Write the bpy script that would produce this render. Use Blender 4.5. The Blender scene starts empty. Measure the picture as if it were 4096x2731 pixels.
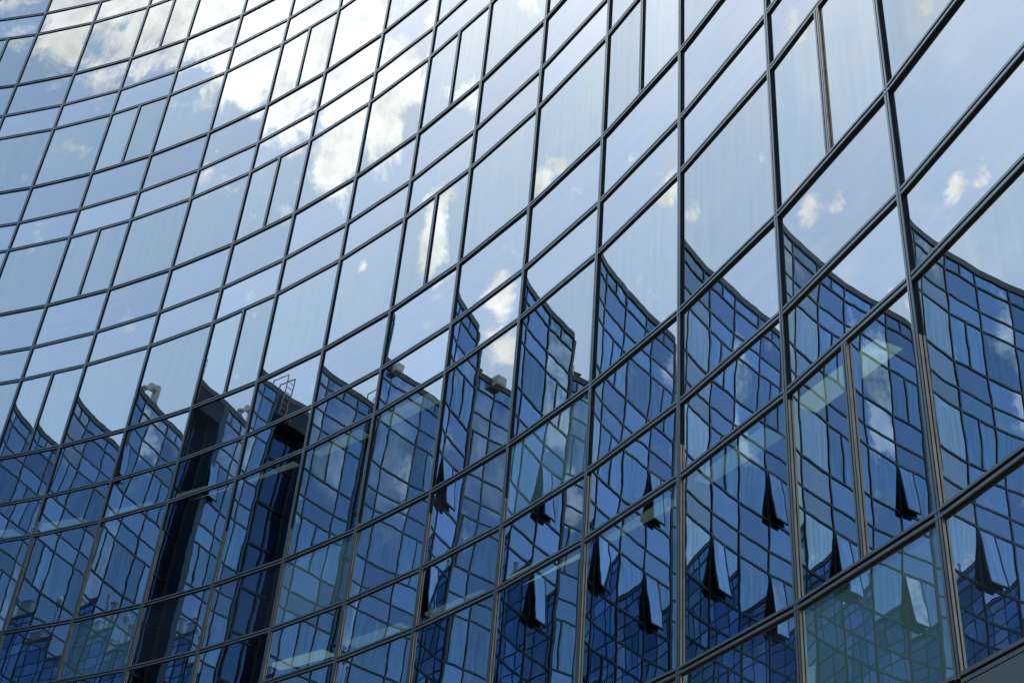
import bpy, bmesh, math, random
from mathutils import Vector, Matrix
random.seed(7)
S = bpy.context.scene
COL = S.collection
R_ = math.radians

# ------------------------------------------------------------------ camera
EYE = 1.6                                    # eye height above the courtyard paving
PITCH, ROLL, LENS = R_(33.702), R_(5.164), 44.77
cam = bpy.data.objects.new('camera', bpy.data.cameras.new('camera'))
COL.objects.link(cam)
cam.data.sensor_width = 36; cam.data.lens = LENS
cam.data.clip_start = 0.05; cam.data.clip_end = 5000
F = Vector((0, math.cos(PITCH), math.sin(PITCH))); U = Vector((0, -math.sin(PITCH), math.cos(PITCH))); X = Vector((1, 0, 0))
cr, sr = math.cos(ROLL), math.sin(ROLL)
RT = cr * X + sr * U; UP = -sr * X + cr * U
cam.matrix_world = Matrix(((RT.x, UP.x, -F.x, 0), (RT.y, UP.y, -F.y, 0), (RT.z, UP.z, -F.z, EYE), (0, 0, 0, 1)))
S.camera = cam

# ------------------------------------------------------------------ sky, sun, exposure
SUN_AZ, SUN_EL = 163.0, 60.0                 # azimuth counted from +X towards +Y
S.view_settings.view_transform = 'Standard'
S.view_settings.look = 'None'
S.view_settings.gamma = 1.0
S.view_settings.exposure = 0.95
S.cycles.max_bounces = 12; S.cycles.glossy_bounces = 7; S.cycles.transparent_max_bounces = 12
S.cycles.diffuse_bounces = 3; S.cycles.caustics_reflective = False; S.cycles.caustics_refractive = False

W = bpy.data.worlds.new('World'); S.world = W; W.use_nodes = True
nt = W.node_tree; N = nt.nodes; L = nt.links; N.clear()

class G:
    """small helper for building node maths"""
    def __init__(s, nt): s.nt = nt
    def n(s, t, **k):
        o = s.nt.nodes.new(t)
        for a, v in k.items(): setattr(o, a, v)
        return o
    def put(s, sock, v):
        if isinstance(v, bpy.types.NodeSocket): s.nt.links.new(v, sock)
        else: sock.default_value = v
    def m(s, op, a, b=None, c=None, clamp=False):
        o = s.n('ShaderNodeMath', operation=op); o.use_clamp = clamp
        for i, v in enumerate((a, b, c)):
            if v is not None: s.put(o.inputs[i], v)
        return o.outputs[0]
    def v(s, op, a, b=None, out=0):
        o = s.n('ShaderNodeVectorMath', operation=op)
        s.put(o.inputs[0], a)
        if b is not None:
            s.put(o.inputs['Scale' if op == 'SCALE' else 1], b)
        return o.outputs[out]
    def mix(s, f, a, b, mode='MIX'):
        o = s.n('ShaderNodeMix', data_type='RGBA', blend_type=mode)
        s.put(o.inputs[0], f)
        for i, q in ((6, a), (7, b)):
            if isinstance(q, tuple) and len(q) == 3: q = (*q, 1)
            s.put(o.inputs[i], q)
        return o.outputs[2]
    def noise(s, vec, scale, detail=2.0, rough=0.5, out=0, dist=0.0):
        o = s.n('ShaderNodeTexNoise'); s.put(o.inputs['Vector'], vec)
        o.inputs['Scale'].default_value = scale; o.inputs['Detail'].default_value = detail
        o.inputs['Roughness'].default_value = rough; o.inputs['Distortion'].default_value = dist
        return o.outputs[out]
    def smooth(s, x, a, b):
        o = s.n('ShaderNodeMapRange', interpolation_type='SMOOTHSTEP')
        s.put(o.inputs[0], x); o.inputs[1].default_value = a; o.inputs[2].default_value = b
        return o.outputs[0]

g = G(nt)
sky = g.n('ShaderNodeTexSky', sky_type='NISHITA'); sky.sun_disc = False
sky.sun_elevation = R_(SUN_EL); sky.sun_rotation = R_(90 - SUN_AZ)
sky.air_density = 1.0; sky.dust_density = 0.8; sky.ozone_density = 1.0
tc = g.n('ShaderNodeTexCoord'); D = g.v('NORMALIZE', tc.outputs['Generated'])
sp = g.n('ShaderNodeSeparateXYZ'); L.new(D, sp.inputs[0])
el = g.m('DEGREES', g.m('ARCSINE', sp.outputs[2]))
az = g.m('DEGREES', g.m('ARCTAN2', g.m('MULTIPLY', sp.outputs[1], -1), g.m('MULTIPLY', sp.outputs[0], -1)))  # 0 towards -X
# the cloud bank beside the sun and the scattered puffs below it (azimuth - 180, elevation, radii, weight)
PUFFS = [(-8.0, 48.0, 6.5, 6.5, 1.35), (1.5, 47.5, 7, 4.6, 1.0), (12, 46.0, 8, 3.6, 0.95), (22, 43.6, 6.5, 3.8, 0.92), (-16.4, 43.5, 2.0, 2.6, 0.85), (-20.0, 39.4, 1.44, 1.02, 0.56), (-19.4, 44.3, 1.1, 0.68, 0.45), (-10, 40.6, 2.2, 1.6, 0.62), (-24, 48.4, 1.19, 1.1, 0.5), (-39.6, 39.8, 0.68, 0.85, 0.56), (-39.2, 47.4, 0.85, 0.94, 0.54), (-37.6, 39.8, 0.59, 0.59, 0.36), (-8.8, 36.3, 0.77, 0.51, 0.41), (10.3, 42.0, 1.1, 0.94, 0.36), (36, 31, 2.6, 3.2, 0.55), (65, 31, 4, 3, 0.6), (73, 26.5, 2, 1.6, 0.7), (50, 38, 5, 3, 0.3), (17, 37.8, 1.02, 0.68, 0.32), (-24, 35.9, 1.3, 1.3, 0.8), (-23.6, 33.8, 1.0, 0.9, 0.72), (-20, 37.5, 0.8, 1.3, 0.85), (-16, 36.1, 0.6, 0.7, 0.75), (-29.5, 41.8, 1.1, 0.8, 0.6), (-30.8, 40.8, 0.6, 0.7, 0.62), (-24.5, 31.6, 1.2, 0.7, 0.6)]
dens = None
for a, e, ra, re, w in PUFFS:
    da = g.m('DIVIDE', g.m('SUBTRACT', az, a), ra); de = g.m('DIVIDE', g.m('SUBTRACT', el, e), re)
    q = g.m('MULTIPLY', g.m('EXPONENT', g.m('MULTIPLY', g.m('ADD', g.m('MULTIPLY', da, da), g.m('MULTIPLY', de, de)), -1)), w)
    dens = q if dens is None else g.m('ADD', dens, q)
cn = g.noise(D, 21, 9, .62, dist=.35); cf = g.noise(D, 6.0, 6, .6, dist=.3)
mask = g.smooth(g.m('ADD', dens, g.m('MULTIPLY', g.m('SUBTRACT', cn, .5), 2.5)), .32, .72)
# a thinner broken layer over the rest of the sky
away = g.smooth(g.m('ABSOLUTE', g.m('SUBTRACT', az, 10)), 36, 60)
wisp = g.m('MULTIPLY', g.m('MULTIPLY', g.smooth(cf, .50, .68), away), .50)
mask = g.m('MAXIMUM', mask, wisp)
# brightness of the cloud falls with distance from the middle of the bank
sund = Vector((math.cos(R_(SUN_AZ)) * math.cos(R_(SUN_EL)), math.sin(R_(SUN_AZ)) * math.cos(R_(SUN_EL)), math.sin(R_(SUN_EL))))
bank = Vector((math.cos(R_(171)) * math.cos(R_(51)), math.sin(R_(171)) * math.cos(R_(51)), math.sin(R_(51))))   # the thick bright middle of the bank
cosbank = g.v('DOT_PRODUCT', D, tuple(bank), out=1)
near = g.smooth(cosbank, .93, .995)
shade = g.noise(D, 26, 4, .6)
cb = g.m('ADD', g.m('MULTIPLY', near, 3.0), 6.8)
cb = g.m('MULTIPLY', cb, g.m('ADD', .30, g.m('MULTIPLY', shade, 1.35)))
cc = g.v('SCALE', (1.0, .955, 1.0), cb)
col = g.mix(mask, sky.outputs[0], cc)
bg = g.n('ShaderNodeBackground'); L.new(col, bg.inputs[0]); bg.inputs[1].default_value = 0.12
out = g.n('ShaderNodeOutputWorld'); L.new(bg.outputs[0], out.inputs[0])
W.cycles.sampling_method = 'MANUAL'; W.cycles.sample_map_resolution = 512

sun = bpy.data.objects.new('sun', bpy.data.lights.new('sun', 'SUN')); COL.objects.link(sun)
sun.data.energy = 2.0; sun.data.angle = R_(0.5); sun.data.color = (1, .9, .76)
sun.rotation_euler = (-sund).to_track_quat('-Z', 'Y').to_euler()

# ------------------------------------------------------------------ materials
def mat(name):
    m = bpy.data.materials.new(name); m.use_nodes = True
    m.node_tree.nodes.clear(); q = G(m.node_tree)
    o = q.n('ShaderNodeOutputMaterial'); return m, q, o

def principled(name, colour, rough=.5, metal=0.0, noise=.0, scale=6.0, emit=None, streak=None):
    m, q, o = mat(name); b = q.n('ShaderNodeBsdfPrincipled')
    b.inputs['Roughness'].default_value = rough; b.inputs['Metallic'].default_value = metal
    c = (*colour, 1)
    if noise:
        tcn = q.n('ShaderNodeTexCoord'); v = tcn.outputs['Object']
        if streak: v = q.v('MULTIPLY', v, streak)
        f = q.noise(v, scale, 5, .6)
        lo = tuple(x * (1 - noise) for x in colour); hi = tuple(min(1, x * (1 + noise)) for x in colour)
        L_ = q.mix(f, lo, hi); q.put(b.inputs['Base Color'], L_)
        q.put(b.inputs['Roughness'], q.m('ADD', rough - .08, q.m('MULTIPLY', f, .16)))
    else: b.inputs['Base Color'].default_value = c
    if emit:
        b.inputs['Emission Color'].default_value = (*emit[0], 1); b.inputs['Emission Strength'].default_value = emit[1]
    q.nt.links.new(b.outputs[0], o.inputs[0]); return m

def coated_glass(name, R0=.36, tint=(.93, .98, 1.0), through=(.22, .32, .30), body=None, vertical=True, wob=1.15e-3, pil=(2.5e-3, 2.0e-3), var=.14, streak=.12, blot=1.0, tint_from=None, grain=14):
    """solar control glass: a mirror coat that grows towards grazing, over tinted see-through glass (or an opaque back pan)"""
    m, q, o = mat(name)
    uv = q.n('ShaderNodeUVMap', uv_map='metres').outputs[0]
    un = q.n('ShaderNodeUVMap', uv_map='pane').outputs[0]
    pr = q.n('ShaderNodeAttribute', attribute_name='pane_random').outputs
    geo = q.n('ShaderNodeNewGeometry')
    n0 = geo.outputs['True Normal']
    rnd = pr[0]                                                     # three numbers for this pane
    rc = q.v('SUBTRACT', rnd, (.5, .5, .5))
    p3 = q.v('ADD', uv, q.v('SCALE', rnd, 37.0))
    # roller-wave wobble, pillow and tilt of the sheet
    wc = q.v('SUBTRACT', q.noise(p3, 4.2, 1.2, .45, out=1), (.5, .5, .5))
    wl = q.v('SUBTRACT', q.noise(p3, 1.1, 0.0, .5, out=1), (.5, .5, .5))
    c = q.n('ShaderNodeSeparateXYZ'); q.put(c.inputs[0], q.v('SUBTRACT', q.v('SCALE', un, 2.0), (1, 1, 0)))
    wv = q.n('ShaderNodeSeparateXYZ'); q.put(wv.inputs[0], q.v('ADD', q.v('SCALE', wc, 2 * wob), q.v('SCALE', wl, 2.4 * wob)))
    rr = q.n('ShaderNodeSeparateXYZ'); q.put(rr.inputs[0], rc)
    def pill(x, k, j):
        x5 = q.m('POWER', q.m('ABSOLUTE', x), 7); x5 = q.m('MULTIPLY', x5, q.m('SIGN', x))
        a = q.m('MULTIPLY', q.m('ADD', q.m('MULTIPLY', x, 1.0), q.m('MULTIPLY', x5, 1.1)), k)
        a = q.m('MULTIPLY', a, q.m('ADD', 1.0, q.m('MULTIPLY', j, 1.2)))
        return a
    sx = q.m('ADD', q.m('ADD', pill(c.outputs[0], pil[0], rr.outputs[2]), wv.outputs[0]), q.m('MULTIPLY', rr.outputs[0], 5e-3))
    sy = q.m('ADD', q.m('ADD', pill(c.outputs[1], pil[1], rr.outputs[2]), wv.outputs[1]), q.m('MULTIPLY', rr.outputs[1], 4e-3))
    T = q.v('CROSS_PRODUCT', (0, 0, 1), n0)
    sz = q.n('ShaderNodeCombineXYZ'); q.put(sz.inputs[2], sy)
    nn = q.v('NORMALIZE', q.v('ADD', n0, q.v('ADD', q.v('SCALE', T, sx), sz.outputs[0])))
    # reflectance of the coat, rising towards grazing
    cs = q.m('ABSOLUTE', q.v('DOT_PRODUCT', n0, geo.outputs['Incoming'], out=1))
    s5 = q.m('POWER', q.m('SUBTRACT', 1.0, cs, clamp=True), 4.0)
    Rf = q.m('ADD', R0, q.m('MULTIPLY', s5, 1 - R0), clamp=True)
    # coating streaks and quench blotches
    st = q.noise(q.v('MULTIPLY', p3, (grain, .55, 1) if vertical else (.6, 9, 1)), 1.0, 3, .55)
    bl = q.noise(p3, 2.2, 2.5, .6)
    f1 = q.mix(bl, (1 - .10 * blot, 1 - .03 * blot, 1 + .06 * blot), (1 + .07 * blot, 1 + .02 * blot, 1 - .03 * blot))
    f2 = q.v('SCALE', f1, q.m('ADD', 1 - streak, q.m('MULTIPLY', st, 2 * streak)))
    tv = q.m('ADD', 1.0, q.m('MULTIPLY', rr.outputs[2], var))
    if tint_from: tint = q.mix(q.n('ShaderNodeAttribute', attribute_name='sky_blue_tint').outputs['Fac'], tint_from, tint)   # deeper sky reflection painted into the tint round the ring
    gc = q.v('MULTIPLY', q.v('SCALE', f2, tv), tint)
    gl = q.n('ShaderNodeBsdfGlossy'); gl.inputs['Roughness'].default_value = 0.0
    q.put(gl.inputs['Color'], gc); q.put(gl.inputs['Normal'], nn)
    if body is None:
        tr = q.n('ShaderNodeBsdfTransparent'); tr.inputs[0].default_value = (*through, 1)
    else:
        tr = q.n('ShaderNodeBsdfDiffuse'); tr.inputs[0].default_value = (*body, 1)
    mx = q.n('ShaderNodeMixShader'); q.put(mx.inputs[0], Rf)
    q.nt.links.new(tr.outputs[0], mx.inputs[1]); q.nt.links.new(gl.outputs[0], mx.inputs[2])
    q.nt.links.new(mx.outputs[0], o.inputs[0]); return m

M = {}
M['tall'] = coated_glass('vision_glass', R0=.44, tint=(.90, 1.0, .92), streak=.08, grain=12, through=(.25, .36, .33))
M['upper'] = coated_glass('clerestory_glass', R0=.47, tint=(.92, 1.0, .95), vertical=False, streak=.06, through=(.25, .36, .33))
M['spandrel'] = coated_glass('spandrel_glass', R0=.43, tint=(.90, .985, .945), body=(.010, .018, .028), vertical=False, streak=.06)
M['glow_backed'] = coated_glass('glow_backed_glass', R0=.36, tint=(.93, .99, .94), body=(.04, .095, .10), vertical=False, streak=.06)  # soft glow on these panes, put into a lighter backing colour
M['far_tall'] = coated_glass('far_vision_glass', R0=.44, tint_from=(.90, 1.0, .92), tint=(.50, .76, 1.08), body=(.004, .008, .012), var=.55, blot=2.6, streak=.42, grain=6)  # far wing is the same glass; bluer sky reflection put into its tint
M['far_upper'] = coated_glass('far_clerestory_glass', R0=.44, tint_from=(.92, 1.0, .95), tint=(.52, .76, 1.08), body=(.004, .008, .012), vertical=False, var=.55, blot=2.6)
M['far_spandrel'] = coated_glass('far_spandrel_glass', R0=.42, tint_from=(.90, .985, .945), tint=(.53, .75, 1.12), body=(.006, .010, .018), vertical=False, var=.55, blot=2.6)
M['slot'] = coated_glass('recess_glass', R0=.20, tint=(.32, .60, 1.1), body=(.002, .006, .018))
m, q, o = mat('inner_pane_face'); tr = q.n('ShaderNodeBsdfTransparent'); tr.inputs[0].default_value = (.93, .97, .95, 1); q.nt.links.new(tr.outputs[0], o.inputs[0]); M['inner'] = m
M['edge'] = principled('glass_edge', (.02, .045, .04), .25)
M['frame'] = principled('anodised_frame', (.125, .18, .19), .30, .7, .18, 3.0, streak=(1, 1, .3))
M['glint'] = principled('painted_glint_metal', (.60, .46, .33), .3, .9, .5, 5)  # glints of bounced sunlight, put into a warm metal colour
M['gasket_and_shade'] = principled('black_gasket_and_side_shade', (.008, .009, .010), .7, 0, .2, 9)  # gasket black, also painting the dark reflection of the frame sides
M['cap'] = principled('roof_cap_metal', (.10, .115, .125), .5, .3, .2, 2.0)
M['roof'] = principled('roof_membrane', (.22, .22, .21), .9, 0, .2, 1.2)
M['slab'] = principled('concrete_ceiling', (.20, .21, .20), .85, 0, .12, 2.0)
M['core'] = principled('office_back_wall', (.10, .11, .11), .9, 0, .15, 1.0)
M['dark'] = principled('dark_recess_cladding', (.006, .012, .026), .3, 0, .2, 1.5)
M['pier'] = principled('blue_grey_pier_metal', (.045, .095, .15), .4, .15, .2, 1.2, streak=(1, 1, .2))
M['galv'] = principled('galvanised_steel', (.62, .61, .57), .4, .3, .15, 4)
M['steel'] = principled('painted_steel_rail', (.34, .27, .25), .5, .2, .1, 8)
M['white'] = principled('white_vent_housing', (.70, .72, .70), .5, 0, .1, 4)
M['paving'] = principled('granite_paving', (.23, .225, .215), .8, 0, .25, .9)
M['lamp_dim'] = principled('dim_lit_diffuser', (.8, .8, .75), .5, 0, emit=((.86, 1.0, .88), .16))
M['lamp'] = principled('lit_diffuser', (.8, .8, .75), .5, 0, emit=((.95, 1.0, .84), .37))
M['housing'] = principled('lamp_housing', (.45, .46, .45), .5, .2, .05, 5)

# ------------------------------------------------------------------ ring geometry
CX, CY, RAD, STEP = -22.328, .782, 26.268, R_(4.0302)
A10 = R_(15.285)
FH, GA, GB = 4.0, 1.1474, .8587            # storey height, spandrel row, clerestory row
ZJ0 = 12.0447 + EYE
ROOF = 28.92 + EYE
LAST, FIRST, STEPB, END = -46, 22, -10, -16   # mullion numbers along the ring
def set_back(i):                            # beyond the shoulder the wall steps back, then runs into the ring again
    if STEPB >= i > END: return 2.3 * (1 - (STEPB - i) / (STEPB - END)) ** 1.0
    return 0.0
def vpos(i, side=0):
    """plan position of mullion i; side=-1 is the near side of the shoulder"""
    a = A10 + STEP * (10 - i)
    r = RAD + (0 if (i == STEPB and side < 0) else set_back(i))
    return Vector((CX + r * math.cos(a), CY + r * math.sin(a), 0))
def zrow(k, row): return ZJ0 - FH * k - (GA if row != 'J' else 0) - (GB if row == 'B' else 0)
ZBASE = zrow(2, 'A')
class Bay:
    def __init__(s, i):                     # bay i runs from mullion i to i+1
        s.i = i
        s.a = vpos(i); s.b = vpos(i + 1, -1 if i + 1 == STEPB else 0)
        if i == STEPB: s.a = vpos(i, -1)
        if i + 1 == STEPB: s.b = vpos(i + 1)
        s.t = (s.b - s.a).normalized(); s.n = Vector((s.t.y, -s.t.x, 0)); s.w = (s.b - s.a).length
    def p(s, u, d, z): return s.a + s.t * u + s.n * d + Vector((0, 0, z))

def link(name, bm, mats, parent=None):
    me = bpy.data.meshes.new(name); bm.to_mesh(me); bm.free()
    for m in (mats if isinstance(mats, (list, tuple)) else [mats]): me.materials.append(m)
    o = bpy.data.objects.new(name, me); COL.objects.link(o)
    if parent: o.parent = parent
    return o
def hexa(bm, c, mi=0):
    """c: 8 points, bottom loop then top loop"""
    v = [bm.verts.new(q) for q in c]
    fs = [(3, 2, 1, 0), (4, 5, 6, 7), (0, 1, 5, 4), (1, 2, 6, 5), (2, 3, 7, 6), (3, 0, 4, 7)]
    r = []
    for f in fs:
        fc = bm.faces.new([v[k] for k in f]); fc.material_index = mi; r.append(fc)
    return r
def bay_box(bm, b, u0, u1, d0, d1, z0, z1, mi=0):
    return hexa(bm, [b.p(u0, d0, z0), b.p(u1, d0, z0), b.p(u1, d1, z0), b.p(u0, d1, z0), b.p(u0, d0, z1), b.p(u1, d0, z1), b.p(u1, d1, z1), b.p(u0, d1, z1)], mi)
def aabox(bm, x0, x1, y0, y1, z0, z1, mi=0):
    return hexa(bm, [(x0, y0, z0), (x1, y0, z0), (x1, y1, z0), (x0, y1, z0), (x0, y0, z1), (x1, y0, z1), (x1, y1, z1), (x0, y1, z1)], mi)
def tube(bm, a, b, r, n=10, mi=0):
    a = Vector(a); b = Vector(b); d = (b - a).normalized()
    e = d.orthogonal().normalized(); f = d.cross(e)
    ra = [bm.verts.new(a + r * (math.cos(2 * math.pi * k / n) * e + math.sin(2 * math.pi * k / n) * f)) for k in range(n)]
    rb = [bm.verts.new(b + r * (math.cos(2 * math.pi * k / n) * e + math.sin(2 * math.pi * k / n) * f)) for k in range(n)]
    for k in range(n): bm.faces.new((ra[k], ra[(k + 1) % n], rb[(k + 1) % n], rb[k])).material_index = mi
    bm.faces.new(ra[::-1]).material_index = mi; bm.faces.new(rb).material_index = mi

def layers(bm):
    return (bm.loops.layers.uv.new('metres'), bm.loops.layers.uv.new('pane'), bm.faces.layers.float_vector.new('pane_random'), bm.faces.layers.float.new('sky_blue_tint'))
def quad_pane(bm, ly, P, u0, u1, z0, z1, mi_glass=0, mi_edge=1, thick=.03, d=0.0, blue=1.0):
    """a pane as a thin solid; P(u, depth, z) places it; the outer face carries the coating"""
    fs = hexa(bm, [P(u0, d, z0), P(u1, d, z0), P(u1, d - thick, z0), P(u0, d - thick, z0), P(u0, d, z1), P(u1, d, z1), P(u1, d - thick, z1), P(u0, d - thick, z1)], mi_edge)
    rv = Vector((random.random(), random.random(), random.random()))
    for f in fs: f[ly[2]] = rv; f[ly[3]] = blue
    fs[4].material_index = 2
    f = fs[2]; f.material_index = mi_glass
    for lp, (a, b) in zip(f.loops, ((0, 0), (1, 0), (1, 1), (0, 1))):
        lp[ly[0]].uv = (a * (u1 - u0), b * (z1 - z0)); lp[ly[1]].uv = (a, b)

HF = .031                                   # half width of a mullion
HT = .037                                   # half height of a transom
PRO = .030                                  # how far frames stand proud of the glass
def split(i, k):
    if i < -5: return i in (-8, -10, -12, -14, -17, -19, -22, -25, -28, -31, -34, -37, -40, -43)
    if k >= 1: return i == 9
    return (i - 1) % 3 == 0
def in_view(pts):
    ok = []
    for q in pts:
        v = q - Vector((0, 0, EYE)); d = v.dot(F)
        if d < .1: continue
        x = LENS / 36 * v.dot(RT) / d; y = LENS / 36 * v.dot(UP) / d
        ok.append((x, y))
    if not ok: return False
    xs = [a for a, _ in ok]; ys = [a for _, a in ok]
    return max(xs) > -.5 and min(xs) < .5 and max(ys) > -.3334 and min(ys) < .3334

bld = bpy.data.objects.new('glass_office_building', None); COL.objects.link(bld)
bld['label'] = 'curved blue mirror glass office building with dark grid of frames filling the photo'
bld['category'] = 'building'

SLOT = (-15, -16)                            # the two bays of the dark vertical recess
OPEN = {(-8, -1), (-10, -1), (-10, -2), (-17, -3)}     # opened sashes: bay, floor row below it
bays = {i: Bay(i) for i in range(LAST, FIRST)}
rest = {k: None for k in ('window', 'clerestory_pane', 'spandrel_panel')}
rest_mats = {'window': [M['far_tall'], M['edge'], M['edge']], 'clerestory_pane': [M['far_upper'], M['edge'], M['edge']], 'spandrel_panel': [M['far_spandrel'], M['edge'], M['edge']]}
near_mats = {'window': M['tall'], 'clerestory_pane': M['upper'], 'spandrel_panel': M['spandrel']}
for k in rest:
    bm = bmesh.new(); bn = bmesh.new(); rest[k] = (bm, layers(bm), bn, layers(bn))
count = {k: 0 for k in rest}
GLOW_BACKED = {(0, 1), (3, 1), (6, 1), (9, 2)}
NEAR = (-7, 11)                              # bays with rooms behind their glass
def add_pane(kind, b, u0, u1, z0, z1, glow_backed=False):
    vis = NEAR[0] < b.i <= NEAR[1] and in_view([b.p(u, 0, z) for u in (u0, u1) for z in (z0, z1)])
    if vis and count[kind] < 100:
        count[kind] += 1
        bm = bmesh.new(); ly = layers(bm); quad_pane(bm, ly, b.p, u0, u1, z0, z1)
        link(kind, bm, [M['glow_backed'] if glow_backed else near_mats[kind], M['edge'], M['edge'] if kind == 'spandrel_panel' else M['inner']], bld)
    else:
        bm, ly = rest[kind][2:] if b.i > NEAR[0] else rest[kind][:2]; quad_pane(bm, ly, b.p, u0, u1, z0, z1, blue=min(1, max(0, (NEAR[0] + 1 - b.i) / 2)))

def sash(b, u0, u1, z0, z1, ang):
    """top-hung sash opened outwards"""
    def P(u, d, z):
        h = z1 - z; return b.p(u, d * math.cos(ang) + h * math.sin(ang) + .03, z1 - h * math.cos(ang) + d * math.sin(ang) * .3)
    bm = bmesh.new(); ly = layers(bm); quad_pane(bm, ly, P, u0 + .05, u1 - .05, z0 + .05, z1 - .05)
    o = link('open_sash', bm, [M['far_tall'], M['edge'], M['edge']], bld)
    bm = bmesh.new()
    def bar(a0, a1, c0, c1):
        hexa(bm, [P(a0, .012, c0), P(a1, .012, c0), P(a1, -.06, c0), P(a0, -.06, c0), P(a0, .012, c1), P(a1, .012, c1), P(a1, -.06, c1), P(a0, -.06, c1)])
    bar(u0, u1, z0, z0 + .05); bar(u0, u1, z1 - .05, z1); bar(u0, u0 + .05, z0 + .05, z1 - .05); bar(u1 - .05, u1, z0 + .05, z1 - .05)
    link('sash_frame', bm, M['dark'], o)
    # dark room seen through the opening
    bm = bmesh.new(); bay_box(bm, b, u0, u1, -.75, -.7, z0, z1); link('opening_back', bm, M['dark'], o)

rows = []                                    # (kind, z0, z1, floor)
for k in range(-4, 3):
    if k <= 2:
        zb = zrow(k, 'J'); zt = zrow(k - 1, 'B')
        rows.append(('window', zb, min(zt, ROOF - .31), k))
    if k < 2: rows += [('spandrel_panel', zrow(k, 'A'), zrow(k, 'J'), k), ('clerestory_pane', zrow(k, 'B'), zrow(k, 'A'), k)]
    else: rows.append(('spandrel_panel', zrow(k, 'A'), zrow(k, 'J'), k))
order = sorted(bays, key=lambda i: -i)
for i in order:
    b = bays[i]
    if i == SLOT[-1]: continue
    for kind, z0, z1, k in rows:
        if i == SLOT[0]: add_pane(kind, b, b.w * .5 + HF, b.w - HF, z0 + HF, z1 - HF); continue
        if kind == 'window' and split(i, k):
            h = b.w * .5
            add_pane(kind, b, HF, h - HF, z0 + HF, z1 - HF)
            if (i, k) not in OPEN: add_pane(kind, b, h + HF, b.w - HF, z0 + HF, z1 - HF)
        else:
            add_pane(kind, b, HF, b.w - HF, z0 + HF, z1 - HF, glow_backed=kind == 'spandrel_panel' and (i, k) in GLOW_BACKED)
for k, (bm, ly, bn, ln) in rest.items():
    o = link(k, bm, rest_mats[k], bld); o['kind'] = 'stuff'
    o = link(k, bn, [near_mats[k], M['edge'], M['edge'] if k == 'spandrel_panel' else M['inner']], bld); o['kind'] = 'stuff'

# ------------------------------------------------------------------ frames
GAP = .006
FACE = .007                                  # metal cover caps; the black body behind carries painted side shade
def strip(bm, b, u0, u1, z0, z1, pr):
    if b.i < -6: pr += .008
    bay_box(bm, b, u0, u1, pr - FACE, pr, z0, z1, 0)
    bay_box(bm, b, u0 + .001, u1 - .001, -.10, pr - FACE, z0 + .001, z1 - .001, 1)
def mullion(i, z0, z1):
    bm = bmesh.new()
    if i in bays and (i not in SLOT): strip(bm, bays[i], GAP, HF, z0, z1, PRO)
    if i - 1 in bays and i - 1 != SLOT[-1]: b = bays[i - 1]; strip(bm, b, b.w - HF, b.w - GAP, z0, z1, PRO)
    for j in (i - 1, i):                     # black bottom of the joint
        if j in bays and j != SLOT[-1] and not (j == i == SLOT[0]):
            b = bays[j]; u0, u1 = (0, HF + .006) if j == i else (b.w - HF - .006, b.w); bay_box(bm, b, u0, u1, -.08, .005, z0, z1, 1)
    if -7 < i < 12: bay_box(bm, bays[i], HF + .0065, HF + .0125, .0055, PRO - .006, ZBASE + HT, EYE + 9.9 - .44 * i, 2)   # added warm strip imitating sun glints on the lower mullions
    link('mullion', bm, [M['frame'], M['gasket_and_shade'], M['glint']], bld)
for i in range(LAST, FIRST + 1): mullion(i, ZBASE, ROOF - .29)
for i in order:
    for k in range(-4, 3):
        if split(i, k) and i not in SLOT:
            b = bays[i]; h = b.w * .5; z0 = zrow(k, 'J') + HT; z1 = min(zrow(k - 1, 'B'), ROOF - .31) - HT
            bm = bmesh.new()
            strip(bm, b, h - HF, h - GAP, z0, z1, PRO - .003); strip(bm, b, h + GAP, h + HF, z0, z1, PRO - .003)
            bay_box(bm, b, h - HF - .006, h + HF + .006, -.08, .0045, z0, z1, 1)
            if k > 0: bay_box(bm, b, h + HF + .0065, h + HF + .0125, .005, PRO - .006, z0, z1, 2)  # same added glint strip beside the split mullions
            link('mullion', bm, [M['frame'], M['gasket_and_shade'], M['glint']], bld)
levels = [(k, r) for k in range(-4, 3) for r in 'JAB' if not (k == 2 and r == 'B')]
RUNS = ([i for i in order if i >= -5], [i for i in order if -10 <= i < -5], [i for i in order if SLOT[0] <= i < -10], [i for i in order if i < SLOT[-1]])
for k, r in levels:
    z = zrow(k, r)
    for run in RUNS:
        bm = bmesh.new()
        for i in run:
            b = bays[i]; e = HF if r != 'J' else .0015
            pr, gp = (PRO - .003, .011) if r != 'J' else (PRO + .003, .014)
            u0 = b.w * .5 if i == SLOT[0] else 0
            strip(bm, b, u0 + e, b.w - e, z - HT, z - gp, pr); strip(bm, b, u0 + e, b.w - e, z + gp, z + HT, pr)
            bay_box(bm, b, u0, b.w, -.08, .004, z - HT - .012, z + HT + .006, 1)
        link('transom', bm, [M['frame'], M['gasket_and_shade']], bld)

# sill panel and dark soffit under the lowest panes, glazed ground floor set back below
for run in ([i for i in order if i >= -10], [i for i in order if i < -10]):
    bm = bmesh.new()
    for i in run:
        b = bays[i]; bay_box(bm, b, .0, b.w - .004, -.05, .035, ZBASE - .26, ZBASE - HT - .014)
    link('sill_panel', bm, M['frame'], bld)
bm = bmesh.new()
for i in order:
    b = bays[i]; bay_box(bm, b, 0, b.w, -4.2, -.06, ZBASE - .21, ZBASE - .10)
link('soffit', bm, M['dark'], bld)
bm = bmesh.new()
for i in order:
    b = bays[i]; bay_box(bm, b, -.25, b.w + .25, -3.4, -3.0, 0, ZBASE - .21)
link('ground_floor_wall', bm, M['dark'], bld)

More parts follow.
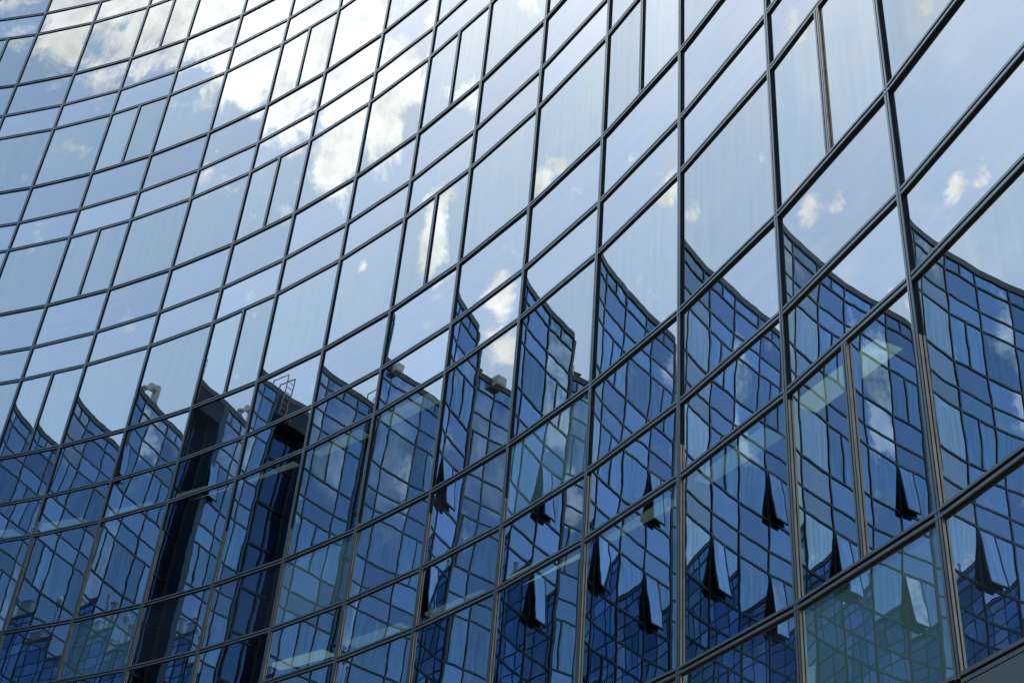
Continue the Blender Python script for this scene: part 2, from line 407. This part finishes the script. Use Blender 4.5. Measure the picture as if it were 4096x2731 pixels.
# roof: cap band over every bay, membrane behind, end returns
bm = bmesh.new()
for i in order:
    b = bays[i]; bay_box(bm, b, 0, b.w, -.45, .06, ROOF - .29, ROOF)
cap = link('roof', bm, M['cap'], bld)
bm = bmesh.new()
for i in order:
    b = bays[i]; bay_box(bm, b, -.6, b.w + .6, -13, -.4, ROOF - .9, ROOF - .55)
link('roof_deck', bm, M['roof'], cap)

# floors and back walls
for k in range(-4, 3):
    bm = bmesh.new()
    z = zrow(k, 'A')
    for i in order:
        if not (NEAR[0] - 2 < i <= NEAR[1] + 1): continue
        b = bays[i]; bay_box(bm, b, -.001 * (i % 2), b.w, -7, -.12, z + .04, z + GA - .06)
    link('floor_slab', bm, M['slab'], bld)
bm = bmesh.new()
for i in order:
    b = bays[i]; d = 7.0 if NEAR[0] - 2 < i <= NEAR[1] + 1 else .6
    if i in SLOT: d = 3.2
    e0 = 0 if i - 1 in SLOT or i in SLOT else .9; e1 = 0 if i + 1 in SLOT or i in SLOT else .9
    bay_box(bm, b, -e0, b.w + e1, -d - .2, -d, ZBASE - .1, ROOF - .5)
link('back_wall', bm, M['core'], bld)

# the dark slot: side cheeks and inner glazing
bm = bmesh.new(); b0, b1 = bays[SLOT[0]], bays[SLOT[-1]]
bay_box(bm, b0, b0.w * .5 - .12, b0.w * .5 + HF, -1.6, .045, ZBASE, ROOF - .30); bay_box(bm, b1, -.36, .02, -1.6, .05, ZBASE, ROOF - .30)
link('recess_cheek', bm, M['pier'], bld)
bm = bmesh.new()
for b in (b0, b1):
    bay_box(bm, b, .021, (b.w - .021 if b is b1 else b.w * .499), -.6, .03, ROOF - 1.3, ROOF - .30)
link('recess_lintel', bm, M['dark'], bld)
bm = bmesh.new(); ly = layers(bm); bf = bmesh.new()
for b in (b0, b1):
    for k in range(-4, 3):
        z0 = zrow(k, 'J'); z1 = min(z0 + 3.9, ROOF - 1.4)
        for q in range(2):
            if b is b0 and q == 1: continue
            quad_pane(bm, ly, b.p, b.w * q / 2 + .06, b.w * (q + 1) / 2 - .06, z0, z1, d=-.75)
            bay_box(bf, b, b.w * q / 2 - .05, b.w * q / 2 + .05, -.85, -.68, z0, z1)
        bay_box(bf, b, 0, b.w, -.85, -.66, z0 - .12, z0); k > -4 and bay_box(bf, b, 0, b.w, -.85, -.67, z0 + 1.9, z0 + 2.0)
link('recess_glazing', bm, [M['slot'], M['edge'], M['edge']], bld); link('recess_frame', bf, M['dark'], bld)

# shoulder pier where the wall steps back
bm = bmesh.new(); b = bays[STEPB]
bay_box(bm, b, -.16, 0.0, -2.6, .05, ZBASE, ROOF - .30); link('corner_pier', bm, M['cap'], bld)

# opened sashes
for (i, k) in OPEN:
    b = bays[i]; h = b.w * .5
    sash(b, h + HF, b.w - HF, zrow(k, 'J') + HF, zrow(k - 1, 'B') - HF, R_(8.5))

# roof equipment
def on_roof(v, d, z=0):
    i = math.floor(v); b = bays[i]; return b, b.w * (v - i)
for v in (-11.1, -12.0):
    b, u = on_roof(v, 0); bm = bmesh.new()
    bay_box(bm, b, u - .28, u + .28, -.1, .42, ROOF - .34, ROOF + .12); bay_box(bm, b, u - .22, u + .22, .421, .45, ROOF - .28, ROOF + .06)
    link('flood_light', bm, M['white'], cap)
b, u = on_roof(-11.5, 0); bm = bmesh.new(); bay_box(bm, b, u - .45, u + .3, -1.6, -.4, ROOF - .5, ROOF + .45); bay_box(bm, b, u - .5, u + .35, -1.65, -.35, ROOF + .45, ROOF + .5); link('plant_box', bm, M['cap'], cap)
b, u = on_roof(-17.8, 0); bm = bmesh.new()
P0 = b.p(u, -.7, ROOF - .5); tube(bm, P0, P0 + Vector((0, 0, 2.0)), .21, 16); tube(bm, P0 + Vector((0, 0, 1.82)), P0 + b.t * .55 + Vector((0, 0, 1.74)), .2, 16)
tube(bm, P0 + Vector((0, 0, .9)), P0 + Vector((0, 0, .95)), .25, 16); link('chimney', bm, M['galv'], cap)
b, u = on_roof(-17.4, 0); bm = bmesh.new(); P0 = b.p(u, -.9, ROOF - .5); tube(bm, P0, P0 + Vector((0, 0, 1.5)), .10, 12); tube(bm, P0 + Vector((0, 0, 1.5)), P0 + Vector((0, 0, 1.6)), .2, 12); link('chimney', bm, M['galv'], cap)
b, u = on_roof(-14.85, 0); bm = bmesh.new()
for s in (-.27, .27):
    tube(bm, b.p(u + s, .14, ROOF - 1.25), b.p(u + s, .14, ROOF + 1.0), .034, 8); tube(bm, b.p(u + s, .14, ROOF + 1.0), b.p(u + s, -.9, ROOF + 1.0), .034, 8); tube(bm, b.p(u + s, -.9, ROOF + 1.0), b.p(u + s, -.9, ROOF - .5), .034, 8)
for q in range(7): tube(bm, b.p(u - .27, .14, ROOF - 1.2 + .3 * q), b.p(u + .27, .14, ROOF - 1.2 + .3 * q), .022, 6)
link('ladder', bm, M['steel'], cap)

for v, d, z0, z1, r, c in ((-35.8, -.5, 0, 2.3, .16, 0), (-35.3, -.6, 0, 1.6, .30, 0), (-38.3, -.6, 0, 2.3, .07, 1), (-38.0, -1.2, 0, 1.9, .42, 0), (-37.1, -1.0, 0, 1.3, .2, 0), (-24.2, -.8, 0, 1.2, .14, 0), (-30.4, -.9, 0, 1.6, .2, 0)):
    b, u = on_roof(v, 0); bm = bmesh.new(); P0 = b.p(u, d, ROOF - .5)
    tube(bm, P0, P0 + Vector((0, 0, z1 + .5)), r, 14)
    if c:
        bmesh.ops.create_uvsphere(bm, u_segments=16, v_segments=10, radius=.42, matrix=Matrix.Translation(P0 + Vector((0, 0, z1 + .8))))
    else: tube(bm, P0 + Vector((0, 0, z1 + .5)), P0 + Vector((0, 0, z1 + .62)), r * 1.35, 14)
    link('vent_pipe', bm, M['white'], cap)
for v in (-34.4, -36.6, -39.2):
    b, u = on_roof(v, 0); bm = bmesh.new(); bay_box(bm, b, u - .8, u + .6, -2.6, -.5, ROOF - .5, ROOF + 1.1 + .2 * math.sin(v)); bay_box(bm, b, u - .86, u + .66, -2.66, -.44, ROOF + 1.1 + .2 * math.sin(v), ROOF + 1.2 + .2 * math.sin(v))
    link('plant_box', bm, M['galv'], cap)

# ------------------------------------------------------------------ ceiling lights inside
def ceiling_light(i, k):
    b = bays[i]; z = zrow(k, 'A') + .04
    e = bpy.data.objects.new('ceiling_light', None); COL.objects.link(e)
    base = b.p(b.w * .5, -1.1, z); e.location = base
    bm = bmesh.new(); u0, u1 = b.w * .30, b.w * 1.06
    def bb(bm, u0, u1, d0, d1, z0, z1):
        bay_box(bm, b, u0, u1, d0, d1, z0, z1)
        bmesh.ops.translate(bm, verts=bm.verts, vec=-base)
    bb(bm, u0, u1, -1.28, -.94, z - .05, z - .002); link('lamp_housing', bm, M['housing'], e)
    bm = bmesh.new(); bb(bm, u0 + .02, u1 - .02, -1.26, -.96, z - .062, z - .051); link('diffuser', bm, M['lamp'] if k and i in (2, 5, 8) else M['lamp_dim'], e)
    e['category'] = 'ceiling light'; e['group'] = 'ceiling light strips behind the glass'
    return e
ORD = 'first second third fourth fifth sixth seventh eighth ninth tenth eleventh twelfth thirteenth fourteenth fifteenth'.split()
for k, i0, i1 in ((0, -3, 4), (1, 2, 9)):
    for n, i in enumerate(range(i0, i1)):
        o = ceiling_light(i, k)
        o['label'] = 'pale green lit ceiling strip, %s from left in the %s lit storey' % (ORD[n], 'upper' if k == 0 else 'lower')

# ------------------------------------------------------------------ ground
bm = bmesh.new()
v = [bm.verts.new(q) for q in ((-900, -900, 0), (900, -900, 0), (900, 900, 0), (-900, 900, 0))]; bm.faces.new(v)
gr = link('ground', bm, M['paving']); gr['kind'] = 'structure'
print('panes', count)
